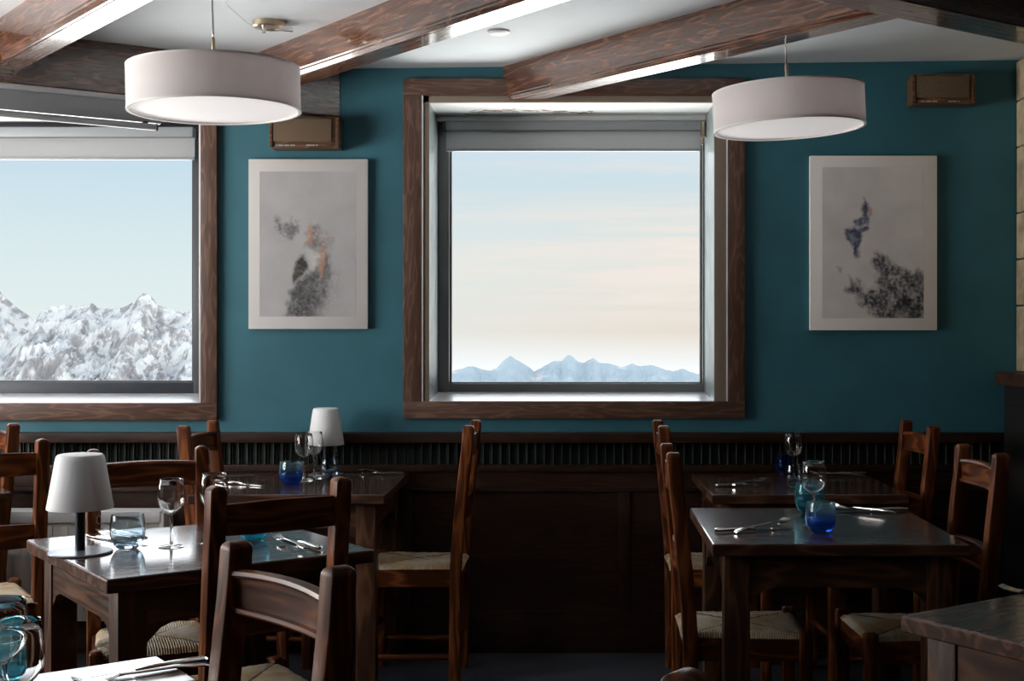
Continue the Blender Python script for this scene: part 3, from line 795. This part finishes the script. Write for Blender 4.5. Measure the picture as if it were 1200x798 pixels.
make_pendant('white drum pendant lamp at left, in front of the left window', (-1.033, 3.81, 1.966), -.022)
make_pendant('white drum pendant lamp at right, beside the upper corner of the middle window', (.75, 4.287, 1.988), -.045)
# ceiling rose with its slack cable
r = root('ceiling_rose', 'round metal ceiling rose with a slack white cable', 'ceiling rose', (-1.03, 4.49, zc(-1.03)))
b = NB(); lathe(b, [(0, -.022), (.050, -.022), (.056, -.018), (.058, 0), (0, 0)], 36); obj('rose_plate', b, M['brass'], r)
b = NB(); lathe(b, [(0, -.045), (.007, -.045), (.007, -.022), (0, -.022)], 14, -.01, -.03); tube(b, [(0, -.03, -.036), (.05, -.04, -.036), (.09, -.03, -.034)], [.004, .005, .009]); obj('cable_clamp', b, M['steel'], r)
b = NB(); tube(b, [(-.01, -.03, -.04), (-.035, -.18, -.045), (-.05, -.36, -.035), (-.035, -.52, -.022), (-.01, -.66, -.008)], .0022, 6); obj('cable', b, M['white_plastic'], r)
b = NB(); lathe(b, [(0, -.012), (.030, -.012), (.040, -.006), (.041, 0), (0, 0)], 32)
o = obj('smoke_detector', b, M['white_plastic']); o.location = (-.237, 4.67, zc(-.237)); tag(o, 'small flat white disc on the ceiling between two beams', 'smoke detector')

# ------------------------------------------------------------------ wall speakers and pictures
def speaker(label, x0, x1, z0, z1, side):
    r = root('wall_speaker', label, 'speaker', ((x0+x1)/2, YW-.055, z0))
    hw, h = (x1-x0)/2, z1-z0
    b = NB(); box(b, -hw, hw, -.04, .052, 0, h, .006); obj('case', b, M['speaker'], r)
    b = NB(); box(b, -hw+.012, hw-.030 if side > 0 else hw-.02, -.047, -.039, .026, h-.010, .003); obj('grille', b, M['grille_cloth'], r)
    b = NB(); box(b, -hw-.003, -hw+.010, -.050, -.035, .004, h-.006, .003); box(b, hw-.011, hw+.002, -.050, -.035, .004, h-.006, .003); obj('side_strip', b, M['speaker'], r)
    b = NB()
    def bar(a, c): box(b, a, c, -.0425, -.0395, .009, .0145, .001)
    x = -hw+.02
    lathe_pts = 12
    for k in range(3): bar(x+k*.024+.012, x+k*.024+.032)
    b2 = NB()
    rings = [[(x+.004+.005*math.cos(a)*s, -.0425, .0118+.005*math.sin(a)*s) for a in [2*PI*i/14 for i in range(14)]] for s in (1, .55)]
    loft(b, rings, caps=False); b2.free()
    bar(x+.125, x+.16); bar(x+.165, x+.172)
    obj('emblem', b, M['mark'], r)
    return r
kz = YW/1509
speaker('brown wooden wall box speaker above the left picture, beside the left window', (323-661)*kz, (402-661)*kz, EYE+(389-177.5)*kz, EYE+(389-141)*kz, 1)
speaker('dark wooden wall box speaker above the right picture', (1062-661)*kz, (1133-661)*kz, EYE+(389-127)*kz, EYE+(389-92)*kz, -1)
b = NB(); lathe(b, [(0, 0), (.005, 0), (.005, .02), (0, .022)], 12)
bmesh.ops.rotate(b, verts=b.verts, cent=(0, 0, 0), matrix=Matrix.Rotation(PI/2, 3, 'X'))
o = obj('wall_screw', b, M['screw']); o.location = ((384.5-661)*kz, YW-.0005, EYE+(389-139)*kz); tag(o, 'small pale screw on the wall just above the left speaker', 'screw')

def seg_d(p, a, c):
    ax, ay = a; cx_, cy_ = c; dx, dy = cx_-ax, cy_-ay
    t_ = max(0, min(1, ((p[0]-ax)*dx+(p[1]-ay)*dy)/(dx*dx+dy*dy+1e-9)))
    return math.hypot(p[0]-ax-dx*t_, p[1]-ay-dy*t_)
def sdf(p, poly):
    d = min(seg_d(p, poly[i], poly[(i+1) % len(poly)]) for i in range(len(poly)))
    ins = False; n = len(poly); j = n-1
    for i in range(n):
        xi, yi = poly[i]; xj, yj = poly[j]
        if (yi > p[1]) != (yj > p[1]) and p[0] < (xj-xi)*(p[1]-yi)/(yj-yi)+xi: ins = not ins
        j = i
    return -d if ins else d
def fb(x, y, s, seed=0., oct=4):
    return noise.fractal(Vector((x*s, y*s, seed)), .8, 2.1, oct)
def mixc(a, c, f): f = max(0, min(1, f)); return tuple(a[i]*(1-f)+c[i]*f for i in range(3))
def picture(label, x0, x1, z0, z1, inner, src, layers, paper, border):
    """inner: print area in source units (x0, x1, y0, y1); layers: (poly, colour, alt, softness, strength, grain)"""
    r = root('picture', label, 'picture', ((x0+x1)/2, YW-.014, z0))
    hw, h = (x1-x0)/2, z1-z0
    b = NB(); box(b, -hw, hw, -.012, .0125, 0, h, .0015); obj('board', b, M[border], r)
    sx0, sx1, sy0, sy1 = src
    ix0, ix1, iy0, iy1 = inner
    U = lambda sx: -hw+(sx-sx0)/(sx1-sx0)*2*hw
    V = lambda sy: h-(sy-sy0)/(sy1-sy0)*h
    nx, ny = 120, 180
    me = bpy.data.meshes.new('print'); vs, cs, fs = [], [], []
    for j in range(ny+1):
        for i in range(nx+1):
            px = ix0+(ix1-ix0)*i/nx; py = iy0+(iy1-iy0)*j/ny
            n0 = fb(px, py, .008, 3.1)
            g = mixc(paper, tuple(c*.86 for c in paper), .5+.6*n0)
            for poly, ca, cb, soft, strength, warp, gr in layers:
                if min(p[0] for p in poly)-70 < px < max(p[0] for p in poly)+70 and min(p[1] for p in poly)-70 < py < max(p[1] for p in poly)+70:
                    wx, wy = fb(px, py, .03, 9.)*warp*.6, fb(px, py, .03, 19.)*warp*.6
                    d = sdf((px+wx, py+wy), poly)
                    a = max(0, min(1, .5-d/soft))*strength
                    gn = .55*fb(px, py, .018, 5., 3)+.5*fb(px, py, .085, 7., 4)
                    a *= max(0, min(1, 1-gr*max(0, (gn-.15)*1.2)))
                    g = mixc(g, mixc(ca, cb, .36+gn*1.3), a)
            vs.append((U(px), -.0126, V(py))); cs.append((*g, 1))
    for j in range(ny):
        for i in range(nx):
            a = j*(nx+1)+i; fs.append((a, a+nx+1, a+nx+2, a+1))
    me.from_pydata(vs, [], fs); at_ = me.color_attributes.new('Col', 'FLOAT_COLOR', 'POINT')
    at_.data.foreach_set('color', [c for q in cs for c in q]); me.materials.append(M['print'])
    o = bpy.data.objects.new('print', me); COL.objects.link(o); o.parent = r
    return r
M['board_l'] = plain('picture_board_grey_white', (.56, .545, .54), .6); M['board_r'] = plain('picture_board_white', (.84, .81, .79), .6)
dk, md, rust = (.035, .035, .035), (.16, .165, .17), (.42, .22, .15)
picture('picture of a dark crag in grey fog, between the left and middle windows', (293-661)*kz, (432-661)*kz, EYE+(389-385.5)*kz, EYE+(389-187.5)*kz,
        (88, 478, 108, 697), (43, 527, 58, 747), [
        ([(160, 290), (180, 322), (215, 318), (228, 292), (252, 300), (245, 350), (215, 382), (175, 365), (148, 342)], (.12, .12, .13), (.42, .42, .43), 22, .9, 22, .8),
        ([(312, 235), (325, 270), (330, 320), (300, 320), (303, 270)], (.40, .40, .41), (.5, .5, .5), 40, .5, 15, .3),
        ([(292, 320), (320, 325), (378, 370), (365, 430), (380, 520), (345, 600), (330, 540), (330, 420), (275, 410)], (.13, .12, .12), (.38, .34, .32), 30, .8, 25, .5),
        ([(300, 515), (330, 470), (360, 460), (378, 540), (350, 620), (330, 700), (196, 700), (212, 600), (250, 550)], dk, md, 26, .95, 24, .25),
        ([(268, 440), (285, 500), (262, 530), (222, 565), (222, 520), (240, 470)], (.02, .02, .02), (.10, .10, .08), 12, 1., 14, .1),
        ([(350, 480), (410, 540), (400, 640), (340, 700), (300, 690), (340, 600)], (.2, .2, .2), (.4, .4, .4), 70, .6, 30, .5),
        ([(284, 330), (298, 322), (300, 398), (278, 408)], rust, (.55, .36, .27), 10, .85, 10, .3),
        ([(338, 410), (358, 415), (352, 480), (336, 545), (328, 505)], rust, (.55, .36, .27), 12, .8, 12, .3),
        ([(285, 425), (325, 440), (330, 480), (305, 515), (290, 480)], (.5, .47, .46), (.6, .58, .57), 22, .8, 14, 0)], (.43, .43, .44), 'board_l')
nv = (.035, .045, .09)
picture('picture of snowy dark rocks in pale mist, right of the middle window', (948-661)*kz, (1096-661)*kz, EYE+(389-387)*kz, EYE+(389-183.5)*kz,
        (110, 522, 90, 703), (61, 576, 44, 752), [
        ([(320, 430), (370, 460), (430, 490), (470, 520), (500, 498), (524, 530), (524, 706), (330, 706), (285, 655), (235, 605), (210, 590), (225, 555), (300, 590), (340, 540), (315, 480)], (.02, .025, .04), (.55, .53, .52), 26, .95, 30, .15),
        ([(470, 560), (524, 520), (524, 706), (380, 706), (430, 600)], (.01, .012, .015), (.35, .35, .37), 30, .85, 25, .2),
        ([(281, 215), (294, 240), (300, 290), (297, 340), (268, 372), (258, 420), (268, 452), (240, 460), (238, 412), (205, 378), (203, 345), (235, 338), (240, 303), (275, 290), (270, 245)], nv, (.22, .24, .34), 12, .97, 16, .25),
        ([(228, 318), (262, 330), (295, 315), (290, 330), (250, 345)], (.6, .58, .6), (.7, .68, .67), 9, .8, 8, 0),
        ([(210, 355), (235, 360), (248, 385), (232, 402)], (.3, .33, .45), (.45, .45, .52), 16, .7, 10, .2),
        ([(300, 250), (313, 262), (311, 290), (300, 285)], (.50, .27, .18), (.6, .4, .3), 8, .8, 6, .2),
        ([(170, 495), (190, 500), (185, 515)], (.3, .22, .18), (.5, .4, .35), 14, .8, 8, .2),
        ([(218, 528), (236, 548), (228, 562)], (.35, .2, .12), (.5, .35, .3), 12, .8, 8, .2), ([(248, 538), (268, 550), (262, 572)], (.2, .14, .1), (.45, .33, .28), 12, .8, 8, .2)], (.74, .71, .70), 'board_r')

# ------------------------------------------------------------------ mountains outside
def interp(pts, x):
    if x <= pts[0][0]: return pts[0][1]
    for (a, ya), (c, yc) in zip(pts, pts[1:]):
        if x <= c: return ya+(yc-ya)*(x-a)/(c-a)
    return pts[-1][1]
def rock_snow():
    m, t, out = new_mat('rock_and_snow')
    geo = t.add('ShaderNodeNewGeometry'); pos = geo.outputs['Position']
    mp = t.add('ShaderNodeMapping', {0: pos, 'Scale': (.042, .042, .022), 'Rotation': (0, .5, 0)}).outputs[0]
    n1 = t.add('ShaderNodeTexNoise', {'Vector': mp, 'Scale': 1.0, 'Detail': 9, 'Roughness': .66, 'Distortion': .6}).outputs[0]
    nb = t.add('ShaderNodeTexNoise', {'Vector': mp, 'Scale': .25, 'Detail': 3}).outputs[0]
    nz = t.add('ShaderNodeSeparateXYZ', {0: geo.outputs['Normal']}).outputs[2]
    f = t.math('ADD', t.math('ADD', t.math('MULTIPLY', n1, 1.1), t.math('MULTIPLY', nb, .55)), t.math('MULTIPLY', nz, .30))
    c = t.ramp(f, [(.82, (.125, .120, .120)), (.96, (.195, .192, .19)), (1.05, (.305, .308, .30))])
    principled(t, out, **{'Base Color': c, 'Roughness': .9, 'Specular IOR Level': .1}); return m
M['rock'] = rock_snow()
def ridge(name, label, crest, Y0, x_ext, depth_front, depth_back, drop, nx, ny, rough, mat, seed):
    """height field whose crest line runs at Y0; crest is (x metres, z metres)"""
    b = NB(); G = []
    xmin, xmax = x_ext
    for i in range(nx+1):
        x = xmin+(xmax-xmin)*i/nx; row = []
        hz = interp(crest, x)
        for j in range(ny+1):
            v = j/ny
            y = Y0-depth_front+(depth_front+depth_back)*v
            t_ = (y-Y0)/(depth_front if y < Y0 else depth_back)
            fall = abs(t_)
            p = Vector((x, y, seed*1000.))/Y0
            amp = rough*min(1, fall*5+.04)
            rn = noise.ridged_multi_fractal(p*34, 1.0, 2.1, 5, 1.0, 2.0)-1.0
            z = hz - drop*fall**.85 + amp*rn + rough*.10*noise.noise(p*330) + rough*.07*noise.noise(p*900)
            if v in (0., 1.): z -= drop*.3
            row.append(b.verts.new((x, y, z)))
        G.append(row)
    for i in range(nx):
        for j in range(ny): b.faces.new((G[i][j], G[i+1][j], G[i+1][j+1], G[i][j+1]))
    for f in b.faces: f.smooth = False
    o = obj(name, b, mat, keep=True); return tag(o, label, 'mountain')
def crest_from(px, Y0):
    k = Y0/1509; return [((x-CX)*k, EYE+(HY-y)*k) for x, y in px]
near_px = [(-400, 330), (-150, 372), (-40, 392), (20, 396), (38, 384), (46, 367), (51, 361), (56, 360), (62, 357), (75, 356), (90, 357), (100, 355), (108, 353), (113, 357), (120, 360), (135, 359), (146, 358), (156, 352), (160, 350),
           (163, 345), (169, 341), (176, 344), (181, 350), (185, 356), (195, 358), (205, 362), (214, 366), (222, 363), (235, 361), (260, 366), (300, 380), (380, 440), (480, 520)]
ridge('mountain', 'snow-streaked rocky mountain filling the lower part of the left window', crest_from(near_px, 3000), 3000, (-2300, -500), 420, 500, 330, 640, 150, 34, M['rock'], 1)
far_px = [(-500, 300), (-200, 320), (-60, 318), (0, 341), (8, 350), (16, 357), (22, 362), (32, 368), (42, 378), (60, 392), (100, 420), (160, 450)]
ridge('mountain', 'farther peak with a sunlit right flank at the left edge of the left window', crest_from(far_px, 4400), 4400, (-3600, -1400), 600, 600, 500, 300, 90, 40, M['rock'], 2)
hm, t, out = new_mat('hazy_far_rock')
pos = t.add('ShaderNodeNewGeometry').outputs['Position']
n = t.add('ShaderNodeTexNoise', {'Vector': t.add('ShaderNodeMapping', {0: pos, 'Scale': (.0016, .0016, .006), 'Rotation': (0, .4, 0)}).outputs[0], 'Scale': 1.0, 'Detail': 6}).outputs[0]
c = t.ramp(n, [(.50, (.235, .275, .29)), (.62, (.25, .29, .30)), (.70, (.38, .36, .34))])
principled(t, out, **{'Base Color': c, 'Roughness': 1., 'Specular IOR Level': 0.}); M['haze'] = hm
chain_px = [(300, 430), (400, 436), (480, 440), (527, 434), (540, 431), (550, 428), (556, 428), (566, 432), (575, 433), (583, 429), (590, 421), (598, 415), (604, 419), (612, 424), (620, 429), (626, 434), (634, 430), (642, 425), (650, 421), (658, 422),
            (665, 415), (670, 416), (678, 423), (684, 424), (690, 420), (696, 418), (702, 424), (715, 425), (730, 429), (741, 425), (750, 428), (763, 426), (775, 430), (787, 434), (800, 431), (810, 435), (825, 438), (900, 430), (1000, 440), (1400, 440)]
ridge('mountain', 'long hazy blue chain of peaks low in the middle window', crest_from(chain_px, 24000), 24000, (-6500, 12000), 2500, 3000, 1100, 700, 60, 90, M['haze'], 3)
